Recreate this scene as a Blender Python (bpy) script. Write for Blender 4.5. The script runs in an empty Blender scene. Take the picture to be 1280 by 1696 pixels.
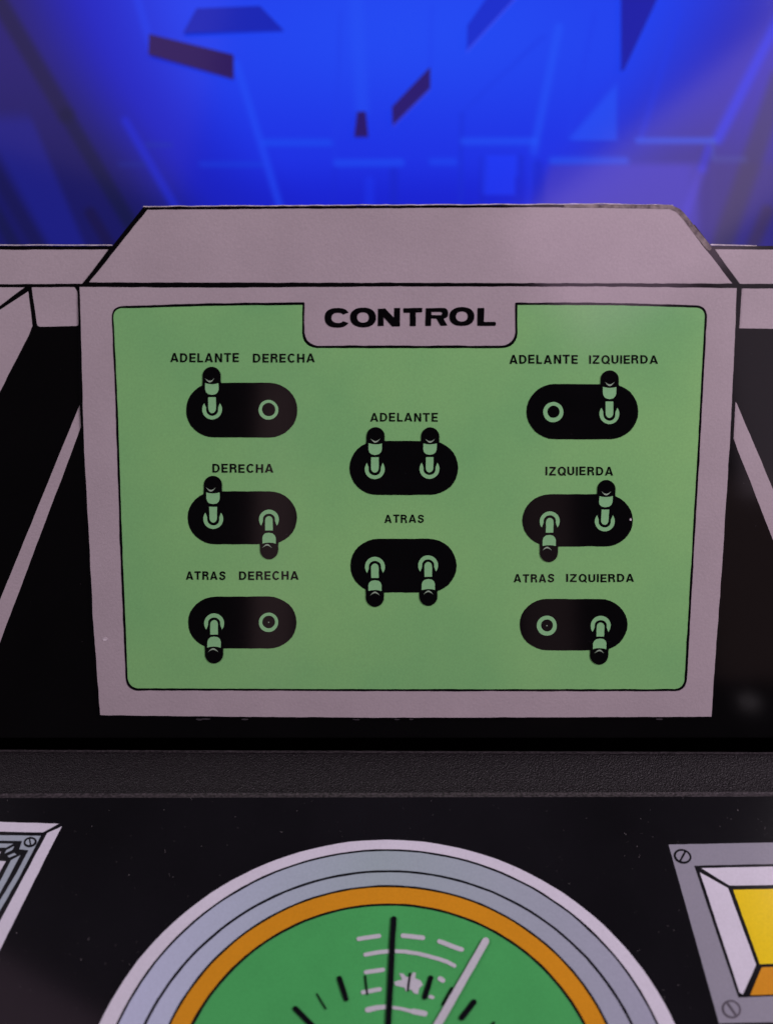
import bpy, bmesh, math, random
from mathutils import Vector, Matrix, noise
from mathutils.geometry import tessellate_polygon

random.seed(7)
scene = bpy.context.scene
COL = scene.collection

# ------------------------------------------------------------------ camera
PITCH = math.radians(30)
F = 1469.0                      # focal length in photo pixels (photo 1280 x 1696)
CX, CY = 640.0, 848.0
cam_d = bpy.data.cameras.new('camera')
cam = bpy.data.objects.new('camera', cam_d)
COL.objects.link(cam)
scene.camera = cam
CAM = Vector((0, 0, 1.35))
cam.location = CAM
cam.rotation_euler = (math.radians(90) - PITCH, 0, 0)
cam_d.sensor_fit = 'VERTICAL'
cam_d.sensor_height = 36
cam_d.lens = 36 * F / 1696.0
cam_d.clip_start = 0.01
cam_d.clip_end = 50
cam_d.dof.use_dof = True
cam_d.dof.focus_distance = 0.352
cam_d.dof.aperture_fstop = (cam_d.lens / 1000) / 0.0060

FWD = Vector((0, math.cos(PITCH), -math.sin(PITCH)))
UP = Vector((0, math.sin(PITCH), math.cos(PITCH)))
RT = Vector((1, 0, 0))

def ray(u, v):
    return FWD + RT * ((u - CX) / F) - UP * ((v - CY) / F)

class Plane:
    """A real plane in the cabinet; at() gives the point of it seen at a photo position."""
    def __init__(self, p, n):
        self.p = p; self.n = n.normalized()
    def at(self, u, v, h=0.0):
        d = ray(u, v)
        t = (self.p - CAM).dot(self.n) / d.dot(self.n)
        return CAM + d * t + self.n * h

BEZ_T = math.radians(21.5)
BEZ_N = Vector((0, -math.cos(BEZ_T), math.sin(BEZ_T)))
BEZ = Plane(CAM + ray(640, 780) * 0.345, BEZ_N)
SCR = Plane(BEZ.at(640, 380) - BEZ_N * 0.27, BEZ_N)
a0 = CAM + ray(640, 1320) * 0.335
b0 = CAM + ray(640, 1696) * 0.295
PAN_N = (b0 - a0).cross(RT).normalized()
if PAN_N.z < 0: PAN_N = -PAN_N
PAN = Plane(a0, PAN_N)

# ------------------------------------------------------------------ light
world = bpy.data.worlds.new('World'); scene.world = world
world.use_nodes = True
bg = world.node_tree.nodes['Background']
bg.inputs[0].default_value = (0.95, 0.80, 1.0, 1)
bg.inputs[1].default_value = 0.035

def mirror_point(pl, u, v, dist):
    d = ray(u, v).normalized()
    p = pl.at(u, v)
    r = d - 2 * d.dot(pl.n) * pl.n
    return p + r * dist, p

def area_lamp(name, loc, target, sx, sy, radiance, color, spread=180):
    l = bpy.data.lights.new(name, 'AREA')
    l.shape = 'RECTANGLE'; l.size = sx; l.size_y = sy
    l.energy = radiance * math.pi * sx * sy
    l.color = color
    l.spread = math.radians(spread)
    o = bpy.data.objects.new(name, l); COL.objects.link(o)
    o.location = loc
    o.rotation_euler = (target - loc).to_track_quat('-Z', 'Y').to_euler()
    return o

def roll_lamp(o, loc, target, pl, ang):
    """Turn the lamp about its own axis, measured in its mirror image in a glossy plane."""
    ez = (loc - target).normalized()
    d = RT * math.cos(math.radians(ang)) + UP * math.sin(math.radians(ang))
    ex = d - 2 * d.dot(pl.n) * pl.n
    ex = (ex - ez * ex.dot(ez)).normalized(); ey = ez.cross(ex)
    o.rotation_euler = Matrix((ex, ey, ez)).transposed().to_euler()

LOC, TG = mirror_point(BEZ, 1352, 150, 1.5)
o_ = area_lamp('ceiling_lamp', LOC, TG, 1.2, 0.33, 1.6, (1.0, 0.66, 0.95))
roll_lamp(o_, LOC, TG, BEZ, 36)
LOC, TG = mirror_point(BEZ, -80, -120, 1.7)
area_lamp('ceiling_lamp', LOC, TG, 0.75, 0.58, 0.36, (1.0, 0.62, 0.85))
area_lamp('side_fill', CAM + Vector((0.95, 0.0, 0.75)), BEZ.at(700, 900), 0.5, 0.5, 18.3, (1.0, 0.86, 0.97))  # unseen fill from the right, added to brighten the card
area_lamp('side_fill', CAM + Vector((-1.35, -0.1, 1.15)), BEZ.at(500, 900), 0.8, 0.8, 5.0, (1.0, 0.93, 0.98))  # weaker unseen fill added on the left
LOC, TG = mirror_point(BEZ, 1360, 590, 1.5)
area_lamp('right_veil_light', LOC, TG, 0.34, 0.50, 0.55, (1.0, 0.78, 0.98))  # unseen light added for its pale veil on the right of the bezel
LOC, TG = mirror_point(BEZ, 1330, 950, 1.5)
area_lamp('right_veil_light', LOC, TG, 0.36, 0.40, 0.17, (1.0, 0.62, 0.62))  # dimmer added light, carrying the veil further down
LOC, TG = mirror_point(BEZ, 1240, 1163, 1.5)
area_lamp('small_lamp', LOC, TG, 0.022, 0.014, 2.0, (1.0, 0.85, 0.95))
LOC, TG = mirror_point(BEZ, 458, 880, 1.8)
area_lamp('band_light', LOC, TG, 0.10, 0.75, 0.38, (1.0, 0.62, 0.66))  # unseen strip added to reflect as a faint vertical band
LOC, TG = mirror_point(BEZ, 905, 960, 1.8)
area_lamp('band_light', LOC, TG, 0.12, 0.6, 0.18, (1.0, 0.62, 0.66))  # second added strip, for the fainter band

scene.view_settings.view_transform = 'Standard'
scene.view_settings.look = 'None'
scene.view_settings.exposure = 0
scene.view_settings.gamma = 1
scene.render.engine = 'CYCLES'
scene.cycles.max_bounces = 6

# ------------------------------------------------------------------ materials
def lin(c):
    return tuple((x / 255 / 12.92) if x / 255 <= 0.04045 else ((x / 255 + 0.055) / 1.055) ** 2.4 for x in c)

def mat(name, rgb, rough=0.55, coat=1.0, coat_rough=0.13, spec=0.0, mottle=0.08, mscale=60, bump=0.0, bscale=1500, tint2=None):
    """Printed ink or plastic: colour with a slight mottle, fine relief, and the clear layer over it."""
    m = bpy.data.materials.new(name); m.use_nodes = True
    nt = m.node_tree; b = nt.nodes['Principled BSDF']
    tc = nt.nodes.new('ShaderNodeTexCoord')
    n1 = nt.nodes.new('ShaderNodeTexNoise'); n1.inputs['Scale'].default_value = mscale; n1.inputs['Detail'].default_value = 6
    nt.links.new(tc.outputs['Object'], n1.inputs['Vector'])
    r = nt.nodes.new('ShaderNodeValToRGB')
    c = rgb
    r.color_ramp.elements[0].position = 0.3; r.color_ramp.elements[1].position = 0.7
    r.color_ramp.elements[0].color = (*[x * (1 - mottle) for x in c], 1)
    c2 = tint2 if tint2 else [x * (1 + mottle) for x in c]
    r.color_ramp.elements[1].color = (*c2, 1)
    nt.links.new(n1.outputs['Fac'], r.inputs['Fac'])
    # fine grain of the ink
    n2 = nt.nodes.new('ShaderNodeTexNoise'); n2.inputs['Scale'].default_value = 1300; n2.inputs['Detail'].default_value = 2
    nt.links.new(tc.outputs['Object'], n2.inputs['Vector'])
    mr = nt.nodes.new('ShaderNodeMapRange'); mr.inputs[3].default_value = 0.90; mr.inputs[4].default_value = 1.10
    nt.links.new(n2.outputs['Fac'], mr.inputs[0])
    mx = nt.nodes.new('ShaderNodeMix'); mx.data_type = 'RGBA'; mx.blend_type = 'MULTIPLY'; mx.inputs[0].default_value = 1
    nt.links.new(r.outputs['Color'], mx.inputs[6]); nt.links.new(mr.outputs[0], mx.inputs[7])
    nt.links.new(mx.outputs[2], b.inputs['Base Color'])
    b.inputs['Roughness'].default_value = rough
    b.inputs['Specular IOR Level'].default_value = spec
    b.inputs['Coat Weight'].default_value = coat
    b.inputs['Coat Roughness'].default_value = coat_rough
    b.inputs['Coat IOR'].default_value = 1.5
    if bump:
        n3 = nt.nodes.new('ShaderNodeTexNoise'); n3.inputs['Scale'].default_value = bscale; n3.inputs['Detail'].default_value = 3
        nt.links.new(tc.outputs['Object'], n3.inputs['Vector'])
        bp = nt.nodes.new('ShaderNodeBump'); bp.inputs['Strength'].default_value = bump; bp.inputs['Distance'].default_value = 0.0003
        nt.links.new(n3.outputs['Fac'], bp.inputs['Height'])
        nt.links.new(bp.outputs['Normal'], b.inputs['Normal'])
    return m

GREY = mat('card_grey_ink', (0.47, 0.40, 0.43), mottle=0.05, mscale=35, bump=0.25, bscale=900)
WGREY = mat('wing_grey_ink', (0.48, 0.41, 0.44), mottle=0.05, mscale=35, bump=0.25, bscale=900)
GREEN = mat('card_green_ink', (0.245, 0.60, 0.225), mottle=0.10, mscale=14, tint2=(0.30, 0.635, 0.225))
PALE = mat('pale_green_ink', (0.29, 0.62, 0.29), mottle=0.04)
SHINE = mat('highlight_ink', (0.36, 0.48, 0.35), mottle=0.04)
BLACK = mat('black_ink', (0.0013, 0.0011, 0.0016), mottle=0.3, mscale=50, coat_rough=0.08)
BOARD = mat('bezel_black', (0.0012, 0.001, 0.0012), mottle=0.3, mscale=30, coat_rough=0.08)
WORN = mat('worn_black_ink', (0.10, 0.08, 0.07), mottle=0.5, mscale=420, tint2=(0.30, 0.25, 0.23))
EDGE = mat('cut_edge', (0.65, 0.58, 0.62), mottle=0.4, mscale=300)  # pale colour stands for light on the cut edges; chips share it
LILAC = mat('lilac_ink', (0.63, 0.61, 0.69), mottle=0.03)
BLUEGREY = mat('bluegrey_ink', (0.35, 0.41, 0.46), mottle=0.06, mscale=12)
DGREY = mat('panel_grey_ink', (0.265, 0.262, 0.31), mottle=0.06, mscale=12)
ORANGE = mat('orange_ink', (0.64, 0.27, 0.013), mottle=0.03)
DGREEN = mat('dial_green_ink', (0.068, 0.38, 0.105), mottle=0.04)
YELLOW = mat('yellow_ink', (0.82, 0.60, 0.008), mottle=0.03)
PANEL = mat('panel_black', (0.0055, 0.0052, 0.0068), mottle=0.3, mscale=18, coat_rough=0.09)
PBLACK = mat('panel_black_ink', (0.004, 0.004, 0.006), mottle=0.2, coat_rough=0.13)
RECESS = mat('recess_black', (0.0015, 0.0015, 0.0015), coat=0.0, rough=0.9)
CHIP = mat('chip', (0.05, 0.045, 0.05), coat=0.0, rough=0.9)
DUST = mat('dust', (0.35, 0.32, 0.33), coat=0.0, rough=0.9)

def chrome_ink():
    """Printed metal rings: the ink itself runs from lilac on the left to grey on the right."""
    m = mat('chrome_ring_ink', (0.34, 0.40, 0.45), mottle=0.04, mscale=12)
    nt = m.node_tree; b = nt.nodes['Principled BSDF']
    src = b.inputs['Base Color'].links[0].from_socket
    tc = nt.nodes.new('ShaderNodeTexCoord'); sx = nt.nodes.new('ShaderNodeSeparateXYZ')
    nt.links.new(tc.outputs['Object'], sx.inputs[0])
    mr = nt.nodes.new('ShaderNodeMapRange'); mr.inputs[1].default_value = -0.10; mr.inputs[2].default_value = 0.10
    nt.links.new(sx.outputs['X'], mr.inputs[0])
    cr = nt.nodes.new('ShaderNodeValToRGB')
    e = cr.color_ramp.elements
    e[0].position = 0.0; e[0].color = (1.42, 1.30, 1.55, 1)
    e[1].position = 1.0; e[1].color = (1.02, 0.88, 1.0, 1)
    k = e.new(0.48); k.color = (0.93, 0.98, 0.93, 1)
    nt.links.new(mr.outputs[0], cr.inputs['Fac'])
    mx = nt.nodes.new('ShaderNodeMix'); mx.data_type = 'RGBA'; mx.blend_type = 'MULTIPLY'; mx.inputs[0].default_value = 1
    nt.links.new(src, mx.inputs[6]); nt.links.new(cr.outputs['Color'], mx.inputs[7])
    nt.links.new(mx.outputs[2], b.inputs['Base Color'])
    return m
CHROME = chrome_ink()

def trim_material():
    m = bpy.data.materials.new('grained_black_plastic'); m.use_nodes = True
    nt = m.node_tree; b = nt.nodes['Principled BSDF']
    tc = nt.nodes.new('ShaderNodeTexCoord')
    b.inputs['Base Color'].default_value = (0.014, 0.012, 0.015, 1)
    b.inputs['Roughness'].default_value = 0.42
    b.inputs['Specular IOR Level'].default_value = 0.27
    n = nt.nodes.new('ShaderNodeTexNoise'); n.inputs['Scale'].default_value = 1900; n.inputs['Detail'].default_value = 4
    n.inputs['Distortion'].default_value = 0.6
    nt.links.new(tc.outputs['Object'], n.inputs['Vector'])
    v = nt.nodes.new('ShaderNodeTexVoronoi'); v.inputs['Scale'].default_value = 1500
    nt.links.new(tc.outputs['Object'], v.inputs['Vector'])
    ad = nt.nodes.new('ShaderNodeMath'); ad.operation = 'ADD'
    nt.links.new(n.outputs['Fac'], ad.inputs[0]); nt.links.new(v.outputs['Distance'], ad.inputs[1])
    bp = nt.nodes.new('ShaderNodeBump'); bp.inputs['Strength'].default_value = 0.8; bp.inputs['Distance'].default_value = 0.0004
    nt.links.new(ad.outputs[0], bp.inputs['Height'])
    nt.links.new(bp.outputs['Normal'], b.inputs['Normal'])
    cr = nt.nodes.new('ShaderNodeValToRGB')
    cr.color_ramp.elements[0].position = 0.35; cr.color_ramp.elements[0].color = (0.0035, 0.0025, 0.0035, 1)
    cr.color_ramp.elements[1].position = 0.75; cr.color_ramp.elements[1].color = (0.016, 0.012, 0.015, 1)
    nt.links.new(n.outputs['Fac'], cr.inputs['Fac']); nt.links.new(cr.outputs['Color'], b.inputs['Base Color'])
    return m
TRIM = trim_material()
EDGEGLINT = mat('painted_edge_glint', (0.018, 0.014, 0.018), rough=0.45, coat=0.0, spec=0.5, mottle=0.75, mscale=900, bump=0.9, bscale=1600, tint2=(0.075, 0.062, 0.07))  # highlight along the trim edges, put into a lighter mottled colour

# ------------------------------------------------------------------ object helpers
def thing(name, label, cat, loc, group=None):
    o = bpy.data.objects.new(name, None); COL.objects.link(o)
    o.location = loc; o.empty_display_size = 0.02
    o['label'] = label; o['category'] = cat
    if group: o['group'] = group
    return o

def link_mesh(name, verts, faces, m, parent=None, label=None, kind=None):
    """World-space vertices; the object's origin is put at their centre."""
    c = Vector((0, 0, 0))
    for p in verts: c += p
    c /= max(1, len(verts))
    me = bpy.data.meshes.new(name)
    me.from_pydata([p - c for p in verts], [], faces)
    me.materials.append(m)
    me.update()
    o = bpy.data.objects.new(name, me); COL.objects.link(o)
    if parent:
        pw = Vector((0, 0, 0)); q = parent
        while q: pw += q.location; q = q.parent
        o.parent = parent; o.location = c - pw
    else:
        o.location = c
    if label: o['label'] = label
    if kind: o['kind'] = kind
    return o

def wob(u, v, amp, seed=0.0):
    n = noise.noise_vector(Vector((u / 22, v / 22, seed)))
    n2 = noise.noise_vector(Vector((u / 7, v / 7, seed + 9)))
    return u + amp * (n.x + 0.5 * n2.x), v + amp * (n.y + 0.5 * n2.y)

def dense(loop, step=7.0, closed=True):
    out = []
    n = len(loop)
    for i in range(n if closed else n - 1):
        a = loop[i]; b = loop[(i + 1) % n]
        L = math.hypot(b[0] - a[0], b[1] - a[1])
        k = max(1, int(L / step))
        for j in range(k):
            t = j / k
            out.append((a[0] + (b[0] - a[0]) * t, a[1] + (b[1] - a[1]) * t))
    if not closed: out.append(loop[-1])
    return out

def plate(name, pl, loops, h0, h1, m, parent=None, amp=0.5, step=7.0, label=None, kind=None):
    """A flat printed piece: loops (outer, then holes), raised from h0 to h1 over its plane."""
    seed = random.random() * 50
    L2 = []
    for lp in loops:
        d = dense(lp, step) if step else lp
        L2.append([wob(u, v, amp, seed) if amp else (u, v) for u, v in d])
    flat = [p for lp in L2 for p in lp]
    tris = tessellate_polygon([[Vector((u, v, 0)) for u, v in lp] for lp in L2])
    n = len(flat)
    verts = [pl.at(u, v, h1) for u, v in flat] + [pl.at(u, v, h0) for u, v in flat]
    faces = []
    for t in tris:
        a, b, c = t
        nn = (verts[b] - verts[a]).cross(verts[c] - verts[a])
        if nn.length < 1e-16: continue
        faces.append((a, b, c) if nn.dot(pl.n) > 0 else (c, b, a))
    s = 0
    for lp in L2:
        k = len(lp)
        for i in range(k):
            a = s + i; b = s + (i + 1) % k
            faces.append((a, b, n + b, n + a))
        s += k
    return link_mesh(name, verts, faces, m, parent, label, kind)

def circle(cx, cy, rx, ry=None, n=40, a0=0, a1=360, rot=0):
    ry = rx if ry is None else ry
    out = []
    full = abs(a1 - a0) >= 360
    for i in range(n if full else n + 1):
        a = math.radians(a0 + (a1 - a0) * i / n)
        x, y = rx * math.cos(a), ry * math.sin(a)
        r = math.radians(rot)
        out.append((cx + x * math.cos(r) - y * math.sin(r), cy + x * math.sin(r) + y * math.cos(r)))
    return out

def rounded(pts, radii, n=6):
    """Round each corner of a polygon."""
    out = []
    k = len(pts)
    for i in range(k):
        p = Vector((*pts[i], 0)); a = Vector((*pts[i - 1], 0)); b = Vector((*pts[(i + 1) % k], 0))
        r = radii[i] if isinstance(radii, (list, tuple)) else radii
        if r <= 0:
            out.append(tuple(p[:2])); continue
        da = (a - p).normalized() * r; db = (b - p).normalized() * r
        for j in range(n + 1):
            t = j / n
            q = (p + da) * (1 - t) ** 2 + p * 2 * t * (1 - t) + (p + db) * t * t
            # pull towards a circle
            q = q * 0.82 + ((p + da) * (1 - t) + (p + db) * t) * 0.18 if 0 < j < n else q
            out.append((q.x, q.y))
    return out

def stroke(pts, w0, w1=None, cap=True, n=5):
    """Outline of a pen stroke along pts."""
    w1 = w0 if w1 is None else w1
    P = [Vector((x, y)) for x, y in pts]
    k = len(P); Lt = []; Rt = []
    for i in range(k):
        d = (P[min(i + 1, k - 1)] - P[max(i - 1, 0)]).normalized()
        nrm = Vector((-d.y, d.x)); w = (w0 + (w1 - w0) * i / (k - 1)) / 2
        Lt.append(P[i] + nrm * w); Rt.append(P[i] - nrm * w)
    out = list(Lt)
    if cap:
        d = (P[-1] - P[-2]).normalized(); nrm = Vector((-d.y, d.x))
        for j in range(1, n):
            a = math.pi * j / n
            out.append(P[-1] + nrm * math.cos(a) * w1 / 2 + d * math.sin(a) * w1 / 2)
    out += Rt[::-1]
    if cap:
        d = (P[0] - P[1]).normalized(); nrm = Vector((-d.y, d.x))
        for j in range(1, n):
            a = math.pi * j / n
            out.append(P[0] + nrm * math.cos(a) * w0 / 2 + d * math.sin(a) * w0 / 2)
    return [(p.x, p.y) for p in out]

U = 0.00012   # height of one printed layer

# ------------------------------------------------------------------ the setting
def sheet(name, corners, m, kind='structure'):
    return link_mesh(name, corners, [(0, 1, 2, 3)], m, None, None, kind)

# matt black shelf behind the trim, closing the gap under the bezel
sheet('backdrop', [BEZ.at(-500, 1150, -0.014), BEZ.at(1780, 1150, -0.014), BEZ.at(1780, 1330, -0.014), BEZ.at(-500, 1330, -0.014)], RECESS)

# ------------------------------------------------------------------ glowing screen
def sm(e0, e1, x):
    t = min(1, max(0, (x - e0) / (e1 - e0))); return t * t * (3 - 2 * t)

def seg_d(u, v, a, b):
    ax, ay = a; bx, by = b
    dx, dy = bx - ax, by - ay
    t = ((u - ax) * dx + (v - ay) * dy) / (dx * dx + dy * dy)
    t = min(1, max(0, t))
    return math.hypot(u - ax - dx * t, v - ay - dy * t)

def mixc(a, b, t):
    return tuple(x + (y - x) * t for x, y in zip(a, b))

BEAMS = [  # a, b, half width, colour, strength
    ((212, -60), (252, 80), 8, (30, 64, 240), 0.8),
    ((208, 200), (292, 345), 8, (26, 44, 225), 0.75),
    ((392, 105), (466, 350), 7, (36, 80, 252), 0.75),
    ((925, 45), (884, 250), 8, (38, 88, 254), 0.7),
    ((884, 250), (872, 350), 6, (30, 60, 240), 0.4),
    ((588, -40), (600, 180), 13, (38, 84, 250), 0.55),
    ((1290, 30), (1188, 230), 10, (28, 52, 244), 0.95),
    ((1172, 246), (1162, 280), 8, (22, 36, 222), 0.9),
    ((1162, 280), (1136, 350), 8, (70, 62, 215), 0.6),
    ((440, 236), (545, 236), 7, (28, 82, 246), 0.75),
    ((335, 272), (432, 272), 6, (24, 66, 225), 0.6),
    ((245, 240), (282, 240), 5, (26, 56, 170), 0.55),
    ((200, 272), (238, 272), 5, (24, 46, 150), 0.5),
    ((558, 270), (664, 269), 7, (32, 88, 252), 0.7),
    ((768, 234), (884, 234), 7, (36, 92, 254), 0.7),
    ((915, 266), (1035, 266), 7, (36, 88, 244), 0.85),
    ((1056, 233), (1180, 233), 6, (40, 88, 236), 0.95),
    ((1180, 236), (1180, 262), 4, (50, 80, 180), 0.6),
    ((1185, 264), (1232, 264), 6, (62, 76, 160), 0.6),
    ((716, 268), (752, 268), 7, (30, 82, 250), 0.6),
    ((612, 300), (612, 345), 9, (28, 56, 245), 0.6),
]
DARKS = [
    ((-20, -30), (110, 190), 13, (26, 26, 62), 0.85),
    ((110, 190), (225, 385), 11, (16, 22, 62), 0.85),
    ((150, 352), (196, 430), 9, (24, 18, 60), 0.7),
    ((-10, 280), (72, 420), 10, (20, 20, 70), 0.6),
    ((-30, 310), (32, 420), 9, (18, 22, 60), 0.6),
    ((900, 60), (760, 190), 3, (28, 56, 228), 0.5),
    ((985, 20), (940, 230), 4, (30, 60, 236), 0.5),
    ((1125, 20), (1060, 230), 5, (28, 58, 236), 0.4),
    ((652, 285), (652, 345), 7, (22, 36, 195), 0.55),
    ((765, 190), (762, 345), 4, (24, 44, 210), 0.5),
    ((800, 262), (798, 340), 5, (22, 36, 195), 0.45),
    ((862, 262), (858, 340), 6, (22, 38, 200), 0.45),
    ((890, 275), (893, 340), 9, (20, 34, 190), 0.5),
    ((1292, 130), (1190, 420), 16, (52, 50, 66), 0.6),
    ((1270, 350), (1240, 420), 10, (60, 46, 62), 0.6),
    ((1166, 250), (1166, 400), 9, (34, 28, 120), 0.55),
    ((555, 280), (553, 345), 5, (24, 40, 210), 0.35),
    ((565, 20), (555, 260), 4, (30, 60, 232), 0.35),
    ((715, 10), (712, 110), 4, (30, 60, 236), 0.3),
]
def screen_color(u, v):
    # the picture on the screen: bright blue centre, dark violet-blue sides
    bright = mixc((31, 62, 238), (27, 46, 228), sm(60, 330, v))
    bright = mixc(bright, (36, 84, 252), 0.55 * math.exp(-((u - 690) / 330) ** 2 - ((v - 40) / 130) ** 2))
    lowc = (20, 30, 205)
    bright = mixc(bright, lowc, sm(255, 345, v) * 0.75)
    dark = mixc((34, 28, 112), (22, 22, 96), sm(60, 300, v))
    # left falloff, its edge curving to the right further down
    edge = 62 + 0.36 * v + 0.0008 * v * v
    t = sm(edge + 95, edge - 75, u)
    c = mixc(bright, (22, 30, 188), sm(edge + 270, edge + 30, u))
    c = mixc(c, dark, t)
    # bluer panels far left
    if v > 150:
        c = mixc(c, (26, 30, 138), 0.75 * sm(25, 60, v - 150) * sm(0, 16, (28 + (v - 170) * 0.42) - u + 22) * sm(-14, 10, u - (8 + (v - 270) * 0.55)))
    # right side
    redge = 1195 - 0.55 * v - 0.0004 * v * v
    t = sm(redge - 130, redge + 130, u)
    c = mixc(c, mixc((44, 38, 176), (38, 34, 118), sm(100, 380, v)), t * 0.95)
    # violet haze of a reflection, painted as a step under the bright lines
    if v > 262:
        t2 = sm(900, 925, u + (v - 262) * 0.35) * sm(262, 280, v)
        c = mixc(c, mixc((62, 56, 196), (46, 40, 130), sm(1130, 1190, u)), t2 * 0.8)
    if 940 < u < 1024 and v < 232:   # pale wedge
        t3 = sm(-6, 6, (u - 940) - (232 - v) * 0.86) * sm(1024, 1018, u) * sm(110, 135, v)
        c = mixc(c, (38, 88, 252), t3 * 0.6)
    for cx0, cx1, cy0, cy1 in ((802, 852, 262, 288), (802, 850, 298, 320)):
        if cx0 - 4 < u < cx1 + 4 and cy0 - 4 < v < cy1 + 4: c = mixc(c, (30, 60, 252), 0.65)
    for a, b, w, col, s in DARKS:
        d = seg_d(u, v, a, b)
        if d < w * 1.6: c = mixc(c, col, 0.8 * s * (1 - sm(w * 0.5, w * 1.6, d)))
    for a, b, w, col, s in BEAMS:
        d = seg_d(u, v, a, b)
        if d < w * 1.5: c = mixc(c, col, 0.72 * s * (1 - sm(w * 0.2, w * 1.5, d)))
    return c

def emit_mat(name, rgb=None, strength=1.0):
    m = bpy.data.materials.new(name); m.use_nodes = True
    nt = m.node_tree; b = nt.nodes['Principled BSDF']
    b.inputs['Base Color'].default_value = (0.003, 0.003, 0.008, 1)
    b.inputs['Roughness'].default_value = 0.5
    b.inputs['Specular IOR Level'].default_value = 0
    b.inputs['Coat Weight'].default_value = 1; b.inputs['Coat Roughness'].default_value = 0.11
    b.inputs['Emission Strength'].default_value = strength
    if rgb: b.inputs['Emission Color'].default_value = (*lin(rgb), 1)
    else:
        at = nt.nodes.new('ShaderNodeVertexColor'); at.layer_name = 'picture'
        nt.links.new(at.outputs['Color'], b.inputs['Emission Color'])
    return m

def build_screen():
    root = thing('display_screen', 'glowing blue screen showing dark floating slabs, behind the top edge of the bezel', 'screen', SCR.at(640, 200))
    U0, U1, V0, V1, S = -160, 1440, -220, 560, 5
    nx = (U1 - U0) // S; ny = (V1 - V0) // S
    verts = []; cols = []
    for j in range(ny + 1):
        for i in range(nx + 1):
            u, v = U0 + i * S, V0 + j * S
            verts.append(SCR.at(u, v)); cols.append((*lin(screen_color(u, v)), 1))
    faces = []
    for j in range(ny):
        for i in range(nx):
            a = j * (nx + 1) + i
            faces.append((a, a + nx + 1, a + nx + 2, a + 1))
    m = emit_mat('screen_picture')
    o = link_mesh('glowing_picture', verts, faces, m, root)
    ca = o.data.color_attributes.new('picture', 'FLOAT_COLOR', 'POINT')
    for k, c in enumerate(cols): ca.data[k].color = c
    # housing behind it
    cs = [SCR.at(U0 - 20, V0 - 20), SCR.at(U1 + 20, V0 - 20), SCR.at(U1 + 20, V1 + 20), SCR.at(U0 - 20, V1 + 20)]
    vs = [p - SCR.n * 0.001 for p in cs] + [p - SCR.n * 0.03 for p in cs]
    link_mesh('housing', vs, [(3, 2, 1, 0), (4, 5, 6, 7), (0, 1, 5, 4), (1, 2, 6, 5), (2, 3, 7, 6), (3, 0, 4, 7)], RECESS, root)
    slabs = [
        ('purple brown slab tilting down to the right', [(250, 60), (388, 94), (388, 133), (249, 93)], (46, 26, 92)),
        ('pale blue trapezoid slab', [(328, 18), (432, 14), (470, 53), (306, 58)], (24, 38, 182)),
        ('smallest slab, standing upright', [(592, 188), (606, 188), (610, 228), (587, 228)], (42, 24, 104)),
        ('slanting slab rising to the right', [(712, 114), (712, 148), (650, 210), (649, 180)], (44, 28, 112)),
        ('faint blue slab by the top edge', [(773, 46), (812, -10), (860, -10), (772, 86)], (28, 48, 208)),
        ('tall dark wedge pointing down', [(1027, -30), (1100, -30), (1031, 118), (1027, 118)], (30, 32, 168)),
    ]
    for lab, pts, c in slabs:
        plate('slab', SCR, [pts], 0.0002, 0.004, emit_mat('slab_picture', c), root, amp=0, step=20, label=lab)
build_screen()

# ------------------------------------------------------------------ bezel board
bez = thing('bezel_board', 'black bezel board with grey printed ledges and slanting struts around the control card', 'bezel', BEZ.at(640, 1222))
plate('board', BEZ, [[(-420, 407), (190, 407.5), (215, 372), (1150, 372), (1177, 407.5), (1700, 406), (1700, 1222), (-420, 1222)]], -0.003, 0.0, BOARD, bez, amp=0.0, step=0)
plate('cut_edge', BEZ, [stroke(dense([(-420, 405.8), (186, 406)], 12, False), 1.6)], 0.0, U, EDGE, bez, amp=0.5)  # pale strip paints the light caught on the board edge
plate('cut_edge', BEZ, [stroke(dense([(1177, 405.4), (1252, 407)], 12, False), 2.2, 1.0)], 0.0, U, EDGE, bez, amp=0.4)  # the same painted edge light on the right
plate('ledge', BEZ, [[(-420, 414), (180, 413.5), (138, 470), (-420, 472.5)]], 0, U, WGREY, bez, 0.6)
plate('ledge', BEZ, [[(1183, 413.5), (1700, 412), (1700, 470), (1222.7, 470)]], 0, U, WGREY, bez, 0.6)
plate('bracket', BEZ, [rounded([(53.5, 476), (124, 475.5), (129.5, 484), (131, 540), (62.5, 541)], [0, 0, 3, 4, 5], 4)], 0, U, WGREY, bez, 0.5)
plate('bracket', BEZ, [rounded([(1223.4, 478), (1330, 478), (1322, 545), (1221, 544)], [0, 0, 4, 3], 4)], 0, U, WGREY, bez, 0.5)
plate('wing', BEZ, [[(-420, 476), (41, 476), (0, 507), (-420, 760)]], 0, U, WGREY, bez, 0.6)
plate('wing', BEZ, [[(47.5, 482.5), (54.5, 540), (48, 556), (0, 650), (-380, 1430 * 0 + 1205), (-420, 1205), (-420, 793), (0, 514)]], 0, U, WGREY, bez, 0.6)
plate('wing', BEZ, [[(1338, 482), (1700, 722), (1700, 1205), (1420, 720), (1331, 548)]], 0, U, WGREY, bez, 0.6)
plate('strut', BEZ, [[(133.5, 668), (136, 704), (0, 1066), (-50, 1205), (-86, 1205), (0, 996)]], 0, U, WGREY, bez, 0.6)
plate('strut', BEZ, [[(1214.5, 662), (1219, 668), (1280, 812), (1446, 1205), (1405, 1205), (1280, 896), (1222, 748), (1210.5, 716)]], 0, U, WGREY, bez, 0.6)

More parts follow.
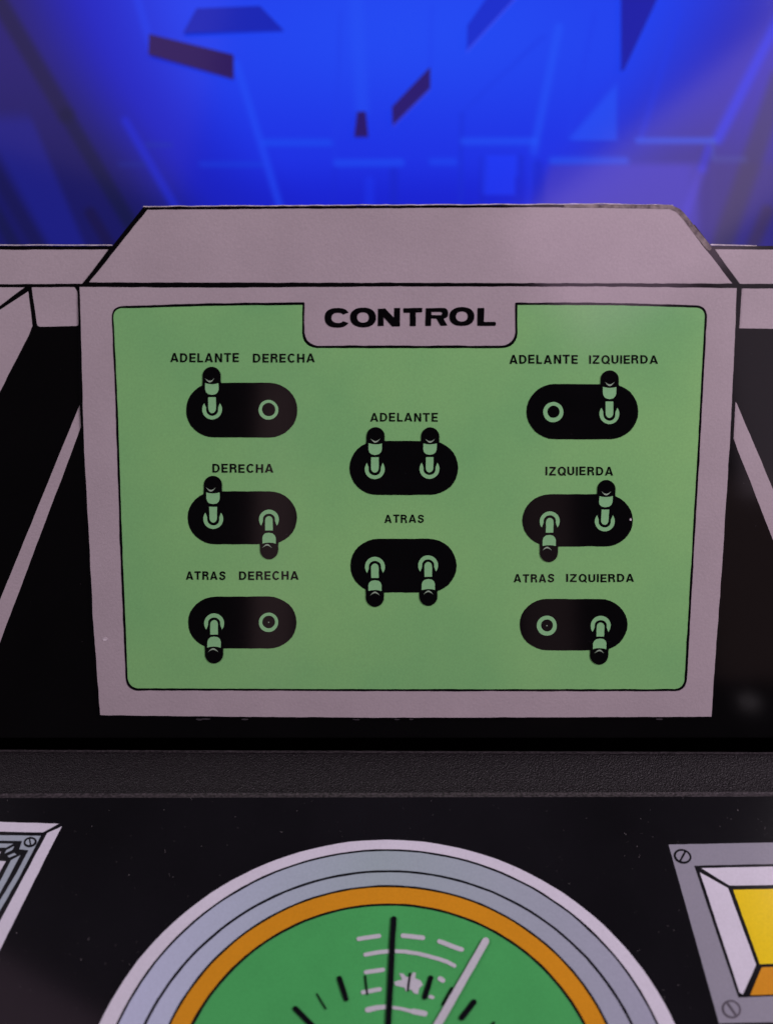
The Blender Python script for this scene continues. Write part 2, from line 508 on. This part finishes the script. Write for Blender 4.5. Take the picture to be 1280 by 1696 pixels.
# ------------------------------------------------------------------ control card
card = thing('control_card', 'grey control instruction card with a green field of eight toggle switch diagrams', 'instruction card', BEZ.at(668, 1186))
C = U  # the card is stuck on the board
H = lambda k: C + k * U
plate('card_base', BEZ, [[(239, 342.5), (640, 341), (900, 339.5), (1100, 340.5), (1119, 345), (1131, 356), (1162, 392), (1180, 412), (1227, 475), (1222.5, 545), (1213.5, 720), (1186.5, 1100), (1180.5, 1189), (640, 1190.5), (163, 1187), (152, 1029), (136, 720), (132, 640), (131, 476), (138, 470)]], C, H(4), BLACK, card, 0.35)
plate('cap_panel', BEZ, [[(245.5, 348), (500, 346.5), (900, 344), (1108, 346.5), (1118, 350.5), (1126, 358), (1160, 405), (1211, 470), (640, 468.5), (149, 468)]], H(4), H(5), GREY, card, 0.7)
plate('face_panel', BEZ, [[(133.6, 475.5), (350, 477), (640, 475), (1000, 475), (1218, 477.5), (1215.5, 545), (1207.5, 720), (1194, 935), (1182, 1100), (1176.5, 1186), (900, 1187), (640, 1187.5), (400, 1186), (167.5, 1183.5), (156, 1029), (140, 720), (137, 600)]], H(4), H(5), GREY, card, 0.6)
# light caught by the edge, painted as a pale strip; worn line
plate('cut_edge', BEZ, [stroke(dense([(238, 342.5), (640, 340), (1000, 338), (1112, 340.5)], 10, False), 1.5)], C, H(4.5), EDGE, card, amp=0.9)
plate('worn_line', BEZ, [stroke(dense([(935, 341.5), (1050, 342.5), (1108, 343.5), (1122, 350), (1133, 362), (1157, 393), (1172, 411)], 6, False), 4.2, 9.2)], H(4), H(5.4), WORN, card, amp=1.0, label='worn brownish stretch of the black outline')

green_out = rounded([(186, 507.5), (350, 502.5), (504.5, 501), (504.5, 572.5), (852.5, 572.5), (852.5, 501.5), (1000, 501.5), (1169.5, 506.5), (1158.5, 720), (1134.5, 1143.5), (640, 1143.5), (210.5, 1142), (201, 920), (192, 640)],
                    [16, 0, 2, 22, 22, 2, 0, 16, 0, 17, 0, 18, 0, 0])
green_in = rounded([(189, 511.5), (350, 507), (501.5, 505.5), (505, 575.5) if False else (500.5, 577), (856.5, 577), (856, 505.5), (1000, 506), (1165.5, 510), (1154.5, 720), (1130.5, 1140), (640, 1140), (214, 1138.5), (205, 920), (195.5, 640)],
                   [14, 0, 0, 25, 25, 0, 0, 14, 0, 15, 0, 16, 0, 0])
plate('field_outline', BEZ, [green_out], H(5), H(6), BLACK, card, 0.7)
plate('green_field', BEZ, [green_in], H(6), H(7), GREEN, card, 0.55)

# --- lettering of the title, drawn letter by letter
TX = lambda x, y: (480 + x / 3.2, 460 + y / 3.2)
def tl(pts): return [TX(x, y) for x, y in pts]
def superel(cx, cy, rx, ry, p=2.5, n=36, a0=0, a1=360):
    out = []
    full = abs(a1 - a0) >= 360
    for i in range(n if full else n + 1):
        a = math.radians(a0 + (a1 - a0) * i / n)
        c, s = math.cos(a), math.sin(a)
        out.append((cx + rx * math.copysign(abs(c) ** (2 / p), c), cy + ry * math.copysign(abs(s) ** (2 / p), s)))
    return out
title = [
    [superel(252, 213, 66, 52, 2.4, 30, 27, 333) + superel(256, 213, 34, 27, 2.2, 24, 322, 38)],
    [superel(388, 211, 68, 52, 2.3), superel(388, 211, 31, 27, 2.2)],
    [[(467, 165), (505, 163), (552, 212), (553, 161), (584, 161), (583, 258), (541, 259), (497, 210), (497, 256), (466, 257)]],
    [rounded([(601, 162), (701, 160), (701, 183), (667, 185), (667, 256), (635, 257), (636, 186), (602, 187)], 3, 3)],
    [rounded([(719, 162), (800, 160), (838, 162), (838, 212), (812, 216), (834, 254), (798, 256), (776, 218), (748, 218), (748, 256), (717, 256)], [3, 0, 22, 16, 6, 3, 3, 3, 2, 3, 3], 5), rounded([(749, 182), (800, 182), (808, 190), (800, 199), (749, 199)], 3, 3)],
    [superel(910, 206, 66, 50, 2.3), superel(910, 206, 31, 27, 2.2)],
    [rounded([(993, 161), (1029, 161), (1027, 234), (1086, 234), (1091, 243), (1088, 255), (992, 255)], 4, 3)],
]
for lp in title:
    plate('letter', BEZ, [tl(l) for l in lp], H(5), H(6), BLACK, card, amp=0.35, step=4)

# --- captions in plain sans capitals, each glyph an outline in a box 1 high (y down)
SW = 0.175
def arcp(cx, cy, rx, ry, a0, a1, n=10):
    return [(cx + rx * math.cos(math.radians(a0 + (a1 - a0) * i / n)), cy + ry * math.sin(math.radians(a0 + (a1 - a0) * i / n))) for i in range(n + 1)]
def glyph(ch, w=SW):
    """(width, [[outer, hole...], ...])"""
    h = w * 0.92
    if ch == 'A':
        W = .88; m = W / 2; c = w * 1.08
        y = .66; y2 = y + h * .9
        xl = lambda yy: (1 - yy) * (m - c / 2)   # outer left edge
        out = [(0, 1), (m - c / 2, 0), (m + c / 2, 0), (W, 1), (W - c, 1), (W - xl(y2) - c, y2), (xl(y2) + c, y2), (c, 1)]
        hol = [(m, .20), (W - xl(y) - c * .98, y), (xl(y) + c * .98, y)]
        return W, [[out, hol]]
    if ch == 'D':
        W = .78
        out = [(0, 0), (.36, 0)] + arcp(.36, .5, .42, .5, -90, 90, 12) + [(0, 1)]
        hol = [(w, h), (.36, h)] + arcp(.36, .5, .42 - w, .5 - h, -90, 90, 12) + [(w, 1 - h)]
        return W, [[out, hol]]
    if ch == 'E':
        W = .66
        return W, [[[(0, 0), (W, 0), (W, h), (w, h), (w, .5 - h / 2), (W * .93, .5 - h / 2), (W * .93, .5 + h / 2), (w, .5 + h / 2), (w, 1 - h), (W, 1 - h), (W, 1), (0, 1)]]]
    if ch == 'L':
        W = .60
        return W, [[[(0, 0), (w, 0), (w, 1 - h), (W, 1 - h), (W, 1), (0, 1)]]]
    if ch == 'T':
        W = .74; m = W / 2
        return W, [[[(0, 0), (W, 0), (W, h), (m + w / 2, h), (m + w / 2, 1), (m - w / 2, 1), (m - w / 2, h), (0, h)]]]
    if ch == 'H':
        W = .76
        return W, [[[(0, 0), (w, 0), (w, .5 - h / 2), (W - w, .5 - h / 2), (W - w, 0), (W, 0), (W, 1), (W - w, 1), (W - w, .5 + h / 2), (w, .5 + h / 2), (w, 1), (0, 1)]]]
    if ch == 'N':
        W = .76; d = w * 1.15
        return W, [[[(0, 0), (d, 0), (W - w, .72), (W - w, 0), (W, 0), (W, 1), (W - d, 1), (w, .28), (w, 1), (0, 1)]]]
    if ch == 'I':
        return w, [[[(0, 0), (w, 0), (w, 1), (0, 1)]]]
    if ch == 'Z':
        W = .72; d = w * 1.25
        return W, [[[(.03, 0), (W, 0), (W, h * 1.05), (d * .95, 1 - h), (W, 1 - h), (W, 1), (0, 1), (0, 1 - h * 1.05), (W - d * .95, h), (.03, h)]]]
    if ch == 'R':
        W = .74
        out = [(0, 0), (.44, 0)] + arcp(.44, .275, .27, .275, -90, 60, 9) + [(.60, .55), (.70, .68), (W, 1), (W - w * 1.05, 1), (.52, .68), (.42, .565), (w, .565), (w, 1), (0, 1)]
        hol = [(w, h), (.43, h)] + arcp(.43, .275, .275 - w, .275 - h, -90, 90, 8) + [(w, .55 - h)]
        return W, [[out, hol]]
    if ch == 'U':
        W = .74
        out = [(0, 0), (w, 0)] + arcp(.37, .66, .37 - w, .34 - h, 180, 0, 10) + [(W - w, 0), (W, 0)] + arcp(.37, .66, .37, .34, 0, 180, 12)
        return W, [[out]]
    if ch == 'C':
        W = .80
        out = arcp(.42, .5, .42, .53, 38, 322, 22) + arcp(.42, .5, .42 - w, .53 - h, 318, 42, 20)
        return W, [[out]]
    if ch == 'Q':
        W = .88
        return W, [[arcp(.44, .5, .44, .53, 0, 345, 24), arcp(.44, .5, .44 - w, .53 - h, 0, 340, 20)], [[(.48, .74), (.58, .66), (.92, .99), (.84, 1.08)]]]
    if ch == 'S':
        W = .72; p = [(.64, .28), (.60, .16), (.48, .09), (.34, .08), (.18, .13), (.11, .26), (.17, .39), (.35, .47), (.52, .54), (.62, .64), (.61, .78), (.51, .89), (.36, .93), (.20, .90), (.10, .80), (.07, .69)]
        return W, [[stroke(p, w, w, cap=False)]]
    raise KeyError(ch)

def caption(words, parent, h0, h1):
    V = []; Fc = []
    for body, x0, x1, y0, y1, bold in words:
        gl = [glyph(ch, SW + bold) for ch in body]
        gap = 0.20
        tot = sum(g[0] for g in gl) + gap * (len(gl) - 1)
        sx = (x1 - x0) / tot; sy = y1 - y0
        pen = 0
        for W, shapes in gl:
            jx, jy = random.uniform(-.25, .25), random.uniform(-.35, .35)
            for si, loops in enumerate(shapes):
                LL = []
                sd = random.random() * 50
                for lp in loops:
                    q = dense([(x0 + (pen + x) * sx + jx, y0 + y * sy + jy) for x, y in lp], 3.0)
                    LL.append([wob(u, v, .38, sd) for u, v in q])
                flat = [p for lp in LL for p in lp]
                tris = tessellate_polygon([[Vector((u, v, 0)) for u, v in lp] for lp in LL])
                hh = h1 + si * 0.00002
                vb = len(V); n = len(flat)
                V += [BEZ.at(u, v, hh) for u, v in flat] + [BEZ.at(u, v, h0) for u, v in flat]
                for a, b, c in tris:
                    nn = (V[vb + b] - V[vb + a]).cross(V[vb + c] - V[vb + a])
                    if nn.length < 1e-16: continue
                    Fc.append((vb + a, vb + b, vb + c) if nn.dot(BEZ_N) > 0 else (vb + c, vb + b, vb + a))
                s0 = 0
                for lp in LL:
                    k = len(lp)
                    for i in range(k):
                        a = s0 + i; b = s0 + (i + 1) % k
                        Fc.append((vb + a, vb + b, vb + n + b, vb + n + a))
                    s0 += k
            pen += W + gap
    return link_mesh('caption', V, Fc, BLACK, parent)

B = 0.02
CAPS = [
    [('ADELANTE', 283.5, 396.5, 585, 599.7, B), ('DERECHA', 420.3, 521.5, 585.7, 600.2, B)],
    [('DERECHA', 353, 453.3, 768, 782.2, B)],
    [('ATRAS', 309, 374, 945.5, 959.2, B + .008), ('DERECHA', 397, 495, 945.2, 959.2, B)],
    [('ADELANTE', 613.3, 724.7, 683.6, 697.8, B * .6)],
    [('ATRAS', 636.5, 701.3, 851.6, 865, B * .8)],
    [('ADELANTE', 842.6, 955.3, 587.8, 602.4, B + .004), ('IZQUIERDA', 974.4, 1087.2, 588.5, 602.4, B * .7)],
    [('IZQUIERDA', 902.3, 1013.6, 772.6, 786.8, B)],
    [('ATRAS', 850, 916.2, 949.8, 963.4, B), ('IZQUIERDA', 936.8, 1048.2, 949.8, 962.8, B)],
]
for c in CAPS: caption(c, card, H(7), H(8))

# --- toggle diagrams
def pill(x0, x1, y0, y1, tilt=0):
    rx = 46; ry = (y1 - y0) / 2; cy = (y0 + y1) / 2
    out = []
    for i in range(17):
        a = math.radians(-90 + 180 * i / 16); out.append((x1 - rx + rx * math.cos(a), cy + ry * math.sin(a)))
    for i in range(17):
        a = math.radians(90 + 180 * i / 16); out.append((x0 + rx + rx * math.cos(a), cy + ry * math.sin(a)))
    return out

def toggle(dg, x, y, s, d, bx, hi='mid', w=15.0):
    """One lever drawn at (x, y); d = -1 points up, +1 down; bx shifts the ball end sideways."""
    def T(px, py):
        t = min(1.0, max(0.0, py / 56.0))
        return (x + px + bx * t, y + d * py * s)
    TT = lambda L: [T(*p) for p in L]
    # silhouette of ball end and neck
    sil = [(-w, 55), (-w, 48), (-w - .6, 40), (-w - 3.5, 30), (w + 3.5, 30), (w + .6, 40), (w, 48), (w, 55)]
    arc = [(w * math.cos(math.radians(a)), 55.3 + w * 1.02 * math.sin(math.radians(a)) / s) for a in range(12, 169, 12)]
    plate('toggle_knob', BEZ, [TT(sil + arc)], H(7), H(9), BLACK, dg, 0.3, 4)
    cres = {'mid': (-8, 8), 'left': (-11, 4.5), 'right': (-10, 7)}[hi]
    a, b = cres
    top = [(a + (b - a) * i / 8, 51.5 - 4.2 * math.sin(math.pi * i / 8)) for i in range(9)]
    bot = [(a + (b - a) * i / 8, 51.5 - 6.9 * math.sin(math.pi * i / 8)) for i in range(8, -1, -1)]
    plate('knob_highlight', BEZ, [TT(top + bot[1:-1])], H(9), H(10), SHINE, dg, 0.2, 0)
    cup = [(-11, 43.5), (-6, 42.2), (0, 41.6), (6, 42.2), (11, 43.5), (11, 33), (9.5, 28.5), (6, 25.2), (0, 24), (-6, 25.2), (-9.5, 28.5), (-11, 33)]
    plate('toggle_collar', BEZ, [TT(cup)], H(9), H(10), PALE, dg, 0.5, 4)
    sh = [(-6.3, 20), (6.3, 20)] + [(6.3 * math.cos(math.radians(t)), 1.5 - 7.5 * math.sin(math.radians(t))) for t in range(0, 181, 20)]
    plate('toggle_shaft', BEZ, [TT(sh)], H(9), H(10), PALE, dg, 0.5, 4)
    R = 16.4
    outer = [(R * math.cos(math.radians(t)), R * math.sin(math.radians(t)) / s) for t in range(38, -219, -8)]
    inner = [(-10, 3)] + [(10.0 * math.cos(math.radians(t)), -1.0 + 9.6 * math.sin(math.radians(t)) ) for t in range(180, 361, 15)] + [(10, 3)]
    plate('toggle_ring', BEZ, [TT(outer + inner)], H(9), H(10), PALE, dg, 0.3, 3)

def hole(dg, x, y, r0, r1, dot=False):
    plate('socket_ring', BEZ, [circle(x, y, r0, n=32), circle(x + .3, y - .5, r1, n=28)], H(8), H(8.6), PALE, dg, 0.5, 0)
    if dot: plate('bright_speck', BEZ, [circle(x + .2, y, 1.0, n=8)], H(8), H(8.2), SHINE, dg, 0, 0)

DIAG = [
    ('diagram under ADELANTE DERECHA, lever up beside an empty ring', (309.5, 493.3, 634, 724), [('t', 352.8, 678, 1.0, -1, -1.0, 'left'), ('h', 445.4, 678.6, 16.3, 11, 0)]),
    ('diagram under DERECHA, one lever up and one down', (312, 492.6, 813, 900.4), [('t', 354.6, 858.7, 1.01, -1, -.8, 'left'), ('t', 446.3, 859.5, .91, 1, .3, 'left')]),
    ('diagram under ATRAS DERECHA, lever down beside an empty ring', (312.8, 491.8, 987, 1072.5), [('t', 356, 1031, .92, 1, -.2, 'right'), ('h', 445.6, 1029.4, 16, 10.6, 1)]),
    ('diagram under the single word ADELANTE, both levers up', (579, 758.2, 730, 819), [('t', 620.6, 776.5, .98, -1, 1.4, 'mid'), ('t', 710.8, 776, .965, -1, 1.3, 'mid')]),
    ('diagram under the single word ATRAS, both levers down', (580.6, 755.6, 891.5, 980.2), [('t', 621, 937.6, .92, 1, 0, 'mid'), ('t', 708.5, 935.3, .93, 1, .6, 'mid')]),
    ('diagram under ADELANTE IZQUIERDA, empty ring beside a lever up', (870.9, 1055.2, 636, 727), [('h', 915.1, 682.4, 16.7, 10.2, 0), ('t', 1007.3, 685.5, 1.03, -1, .7, 'mid')]),
    ('diagram under IZQUIERDA, one lever down and one up', (864.1, 1046.3, 818, 904), [('t', 909, 862.5, .94, 1, -1.3, 'left'), ('t', 999.6, 862.6, .96, -1, 3, 'mid')]),
    ('diagram under ATRAS IZQUIERDA, empty ring beside a lever down', (859.5, 1037.6, 991, 1075.6), [('h', 904.3, 1035, 16.6, 10, 1), ('t', 993.1, 1034.9, .885, 1, -2.6, 'mid')]),
]
for lab, (x0, x1, y0, y1), items in DIAG:
    dg = plate('switch_diagram', BEZ, [pill(x0, x1, y0, y1)], H(7), H(8), BLACK, card, 0.6, label=lab)
    for it in items:
        if it[0] == 't': toggle(dg, it[1], it[2], it[3], it[4], it[5], it[6])
        else: hole(dg, *it[1:])
plate('paint_chip', BEZ, [circle(175.5, 1057.5, 4.2, 3, 14)], H(5), H(6), EDGE, card, 0.4, 0)
plate('paint_chip', BEZ, [circle(1042.5, 859.5, 1.8, 2.2, 10)], H(8), H(9), EDGE, card, 0.2, 0)
for x, w in ((330, 5), (341, 8), (406, 6), (590, 6), (657, 5), (681, 4), (1090, 6)):
    plate('paint_chip', BEZ, [circle(x, 1190.5, w, 1.3, 12)], 0, U * 5, CHIP, card, 1.2, 0)

# ------------------------------------------------------------------ trim strip
def build_trim():
    prof = [(1262, 0.372), (1247, 0.3660), (1244, 0.3625), (1244.3, 0.3600), (1246.5, 0.3575), (1251, 0.3560), (1264, 0.3525), (1280, 0.3485), (1297, 0.3447), (1311, 0.3418), (1316, 0.3405), (1319, 0.3396), (1320.5, 0.3388), (1322, 0.3390), (1328, 0.3420)]
    verts = []
    xs = [-520 + i * 230 for i in range(11)]
    for u in xs:
        for v, z in prof:
            dv = (u - 640) * (-0.0022 if v > 1300 else 0.0030)
            verts.append(CAM + (ray(640, v + dv)) * z + RT * ((u - 640) / F * 0.35))
    n = len(prof); faces = []
    for i in range(len(xs) - 1):
        for j in range(n - 1):
            a = i * n + j
            faces.append((a, a + n, a + n + 1, a + 1))
    faces.append(tuple(range(n))); faces.append(tuple(reversed(range((len(xs) - 1) * n, len(xs) * n))))
    o = link_mesh('trim_strip', verts, faces, TRIM)
    bm = bmesh.new(); bm.from_mesh(o.data); bmesh.ops.recalc_face_normals(bm, faces=bm.faces); bm.to_mesh(o.data); bm.free()
    for p in o.data.polygons: p.use_smooth = len(p.vertices) == 4
    o['label'] = 'black grained plastic strip between the bezel and the control panel'
    o['category'] = 'trim'
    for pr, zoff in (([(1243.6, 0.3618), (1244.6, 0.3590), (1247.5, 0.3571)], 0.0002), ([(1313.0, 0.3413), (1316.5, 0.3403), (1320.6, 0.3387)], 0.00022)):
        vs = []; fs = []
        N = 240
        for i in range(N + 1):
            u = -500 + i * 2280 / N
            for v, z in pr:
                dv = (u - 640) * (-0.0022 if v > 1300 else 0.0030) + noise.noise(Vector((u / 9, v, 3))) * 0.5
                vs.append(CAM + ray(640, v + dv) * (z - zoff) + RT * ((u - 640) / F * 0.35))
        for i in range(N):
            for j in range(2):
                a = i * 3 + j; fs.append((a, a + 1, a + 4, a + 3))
        link_mesh('edge_glint', vs, fs, EDGEGLINT, o)  # pale strip paints the highlight along the trim edge
build_trim()

# ------------------------------------------------------------------ control panel and its printed instruments
plate('cabinet_dashboard', PAN, [[(-520, 1322.5), (1800, 1318.5), (1560, 2500), (-280, 2500)]], -0.004, 0, PANEL, None, 0, 0)
cp = bpy.data.objects['cabinet_dashboard']
cp['label'] = 'black lower control panel carrying the printed dial and lamps'; cp['category'] = 'panel'

# gauge
ga = thing('round_gauge', 'large printed round gauge with green face, orange ring and lilac rim', 'gauge', PAN.at(645, 1900, 0))
def gring(yt, yc, xc=645): # circle through its apex with its centre
    return xc, yc, yc - yt
def gcirc(name, apex, cyy, m, k, cxx=642.5, amp=0.6, rxs=1.0):
    R = cyy - apex
    return plate(name, PAN, [circle(cxx, cyy, R * rxs, R, n=160)], U * (k - 1), U * k, m, ga, amp, 0)
gcirc('outer_rim', 1391, 1915, LILAC, 1, 641)
gcirc('rim_line', 1406.5, 1898, PBLACK, 2, 641.5)
gcirc('grey_ring', 1410, 1897, CHROME, 3, 641.5)
gcirc('rim_line', 1441.5, 1890, PBLACK, 4, 643)
gcirc('grey_ring', 1445.4, 1888.4, CHROME, 5, 643)
gcirc('rim_line', 1466.5, 1868, PBLACK, 6, 643)
gcirc('orange_ring', 1470, 1867, ORANGE, 7, 643)
gcirc('rim_line', 1497, 1863, PBLACK, 8, 643)
gcirc('green_face', 1501, 1861, DGREEN, 9, 643)
def mark(name, pts, w0, w1=None, m=PBLACK, k=11, amp=0.5, lab=None):
    plate(name, PAN, [stroke(dense(pts, 8, False), w0, w1)], U * (k - 2), U * k, m, ga, amp, 0, label=lab)
WH = mat('white_ink', (0.52, 0.52, 0.56), mottle=0.05)
mark('dash', [(594, 1556), (628, 1551)], 7, m=WH, k=11)
mark('dash', [(667, 1550.5), (700, 1554)], 7.5, m=WH, k=11)
mark('dash', [(727, 1560), (764, 1573.5)], 7.5, m=WH, k=11)
mark('arc_line', [(605, 1582), (622, 1578.5), (640, 1576.5), (654, 1576.2), (672, 1577), (691, 1580), (710, 1584.5), (726, 1589), (740, 1594), (752, 1600)], 6.5, m=WH, k=11)
mark('dash', [(606, 1611), (634, 1607)], 7, m=WH, k=11)
mark('dash', [(601, 1644), (629, 1639)], 7, m=WH, k=11)
mark('arc_line', [(609, 1673), (624, 1669.5), (645, 1668)], 9, 7, m=WH, k=11)
mark('arc_line', [(645, 1668), (664, 1671), (683, 1676)], 5, 6, m=WH, k=11.05)
mark('arc_line', [(684, 1675.5), (703, 1679)], 9, m=WH, k=11.1)
mark('dash', [(728, 1621.5), (733, 1624.5)], 8, m=WH, k=11)
mark('dash', [(712, 1651.5), (716, 1652.5)], 6, m=WH, k=11)
splat = [(661, 1612), (668, 1613), (672, 1618), (679, 1619), (684, 1611), (688, 1612), (687, 1621), (696, 1625), (700, 1632), (694, 1637), (692, 1647), (685, 1645), (681, 1639), (672, 1642), (670, 1636), (655, 1633), (652, 1627), (660, 1624), (666, 1623)]
plate('white_splash', PAN, [splat], U * 9, U * 11, WH, ga, 0.6, 3)
mark('tick', [(562.5, 1621), (573.5, 1655)], 8.5, k=13)
mark('tick', [(490, 1671), (536, 1718)], 9, k=13)
mark('tick', [(525.6, 1647), (540, 1671)], 2.6, k=13)
mark('tick', [(605, 1617), (608.5, 1647)], 3, k=13)
mark('tick', [(679, 1613), (675.5, 1641)], 3.2, k=13)
mark('tick', [(713, 1620), (703, 1652)], 8.5, k=13)
mark('tick', [(747.5, 1637), (732.5, 1664)], 3.6, k=13)
mark('tick', [(784, 1660), (764, 1686)], 9.5, k=13)
mark('tick', [(817, 1694), (795, 1720)], 4, k=13)
mark('needle', [(652, 1523), (648, 1600), (643, 1696), (638, 1850)], 9, 10, k=15, lab='black needle')
mark('needle', [(803, 1560), (724, 1698), (640, 1850)], 12, 14, m=WH, k=17, lab='pale grey needle')

# printed lamp at the right
lamp = thing('square_lamp', 'printed yellow lamp in a grey screwed frame, right of the round gauge', 'lamp', PAN.at(1300, 1560))
P = lambda name, loops, k, m, amp=0.4, lab=None, k0=None: plate(name, PAN, loops, U * ((k - 1) if k0 is None else k0), U * k, m, lamp, amp, label=lab)
P('frame', [[(1106.5, 1399), (1280, 1395.5), (1600, 1391), (1520, 1688), (1190, 1695)]], 1, DGREY, k0=0)
P('frame_line', [[(1149, 1434), (1280, 1431), (1560, 1427), (1490, 1642), (1222, 1652)]], 2, PBLACK)
P('bevel', [[(1160, 1438), (1280, 1435.5), (1552, 1431), (1500, 1462), (1280, 1466), (1207, 1467)]], 3, LILAC)
P('bevel', [[(1158, 1445), (1204.5, 1471.5), (1251, 1598), (1229, 1647), (1223.5, 1644)]], 3, LILAC)
P('bevel', [[(1548, 1436), (1486, 1640), (1462, 1595), (1502, 1468)]], 3, LILAC)
P('lens', [[(1213, 1474), (1280, 1472.5), (1496, 1469), (1458, 1590), (1257, 1597)]], 3, YELLOW)
P('lower_bevel', [[(1260, 1602.5), (1458, 1597), (1480, 1641), (1241, 1648.5)]], 3, ORANGE)

def screw(pl, root, x, y, rx, ry, rot, slot, m_line, m_in, k, w=3.6):
    s = plate('screw', pl, [circle(x, y, rx, ry, 28, rot=rot)], U * k, U * (k + 1), m_line, root, 0.3, 0)
    for sgn in (-1, 1):
        pts = []
        # half of the head on each side of the slot
        a_s = math.radians(slot)
        for i in range(13):
            a = a_s + math.pi * (i / 12) * sgn * 1.0
            px, py = (rx - 3.6) * math.cos(a), (ry - 3.6) * math.sin(a)
            nx_, ny_ = -math.sin(a_s) * sgn, math.cos(a_s) * sgn
            dd = px * nx_ + py * ny_
            if dd < w / 2: px += nx_ * (w / 2 - dd); py += ny_ * (w / 2 - dd)
            r = math.radians(rot)
            pts.append((x + px * math.cos(r) - py * math.sin(r), y + px * math.sin(r) + py * math.cos(r)))
        plate('screw_half', pl, [pts], U * (k + 1), U * (k + 2), m_in, s, 0.2, 0)
screw(PAN, lamp, 1129.5, 1418.5, 15, 12, 18, 100, PBLACK, DGREY, 1)
screw(PAN, lamp, 1210, 1671.5, 16.5, 15, 35, 20, mat('faded_ink', (0.10, 0.09, 0.11)), DGREY, 1, 4.5)
screw(PAN, lamp, 1565, 1412, 15, 12, -18, 70, PBLACK, DGREY, 1)
screw(PAN, lamp, 1500, 1664, 16, 14, -30, 60, PBLACK, DGREY, 1)

# printed display at the left
dsp = thing('printed_display', 'printed lilac and grey framed display, left of the round gauge', 'display', PAN.at(-60, 1450))
Q = lambda name, loops, k, m, amp=0.4, k0=None: plate(name, PAN, loops, U * ((k - 1) if k0 is None else k0), U * k, m, dsp, amp)
Q('frame_base', [[(-260, 1361), (0, 1361.5), (103, 1364), (104, 1369), (-6, 1590), (-80, 1740), (-200, 1740)]], 1, PBLACK, k0=0)  # black print showing as lines between the frame pieces
Q('rim', [[(-260, 1359), (0, 1361.5), (98, 1364.5), (72, 1379), (0, 1377.5), (-260, 1375)]], 2, LILAC)
Q('rim', [[(103, 1369), (78, 1568 - 150), (0, 1575), (-80, 1735), (-110, 1735), (0, 1528), (79, 1380)]], 2, LILAC, 0.5)
Q('plate', [[(-260, 1382), (0, 1383.5), (68.5, 1384.5), (34, 1451), (0, 1510), (-110, 1690), (-200, 1690)]], 2, BLUEGREY)
Q('plate_line', [[(-260, 1391), (0, 1392.5), (37.5, 1393), (33, 1407), (48, 1408.5), (30, 1443), (0, 1493), (-110, 1672), (-200, 1672)]], 3, PBLACK)
Q('bevel', [[(-250, 1396), (0, 1397.5), (23, 1398), (11, 1404.5), (-250, 1403)]], 4, BLUEGREY)
Q('bevel', [[(9, 1414), (12, 1408.5), (25, 1402), (22, 1408)]], 4, BLUEGREY, 0.2)
Q('bevel', [[(14, 1418), (25, 1413), (29, 1415.5), (17, 1420.5)]], 4, BLUEGREY, 0.2)
Q('bevel', [[(35, 1417), (20, 1425), (0, 1463), (-100, 1640), (-92, 1640), (0, 1482)]], 4, BLUEGREY, 0.3)
Q('screen_face', [[(-250, 1424), (0, 1426), (11, 1427), (0, 1446), (-100, 1630), (-190, 1630)]], 4, LILAC)
Q('screen_face', [[(-250, 1410), (3, 1411), (-2, 1420), (-250, 1419)]], 4, LILAC, 0.3)
screw(PAN, dsp, 51, 1395, 11, 8.5, -12, 92, PBLACK, BLUEGREY, 2, 3.0)

# ------------------------------------------------------------------ dust
def dust():
    verts = []; faces = []
    def speck(c, n, s):
        t1 = n.orthogonal().normalized(); t2 = n.cross(t1)
        a = random.random() * 6.28; d1 = (t1 * math.cos(a) + t2 * math.sin(a)); d2 = n.cross(d1)
        k = random.uniform(0.5, 1)
        b = len(verts)
        verts.extend([c + d1 * s, c + d2 * s * k, c - d1 * s, c - d2 * s * k, c + n * s * 0.6])
        faces.extend([(b, b + 1, b + 4), (b + 1, b + 2, b + 4), (b + 2, b + 3, b + 4), (b + 3, b, b + 4)])
    for _ in range(420):
        u = random.uniform(-80, 1360); v = 1322 + (random.random() ** 1.4) * 420
        speck(PAN.at(u, v, U * 2), PAN.n, random.uniform(0.00005, 0.00013) * (1.6 if random.random() < .06 else 1))
    for _ in range(90):
        u = random.uniform(-80, 1360); v = random.uniform(420, 1222)
        speck(BEZ.at(u, v, U * 12), BEZ.n, random.uniform(0.00004, 0.00008))
    for _ in range(12):   # fibres
        u = random.uniform(0, 1280); v = random.uniform(1325, 1560)
        c = PAN.at(u, v, U * 2.5); a = random.random() * 6.28
        t1 = RT; t2 = PAN.n.cross(RT)
        pts = []; p = c
        for i in range(6):
            pts.append(p); a += random.uniform(-.6, .6)
            p = p + (t1 * math.cos(a) + t2 * math.sin(a)) * 0.0002
        for i in range(5):
            d = (pts[i + 1] - pts[i]).normalized(); s = PAN.n.cross(d) * 0.000022
            b = len(verts); verts.extend([pts[i] - s, pts[i] + s, pts[i + 1] + s, pts[i + 1] - s]); faces.append((b, b + 1, b + 2, b + 3))
    o = link_mesh('dust', verts, faces, DUST, None, None, 'stuff')
    o['label'] = 'fine pale dust specks scattered over the black panels'; o['category'] = 'dust'
dust()
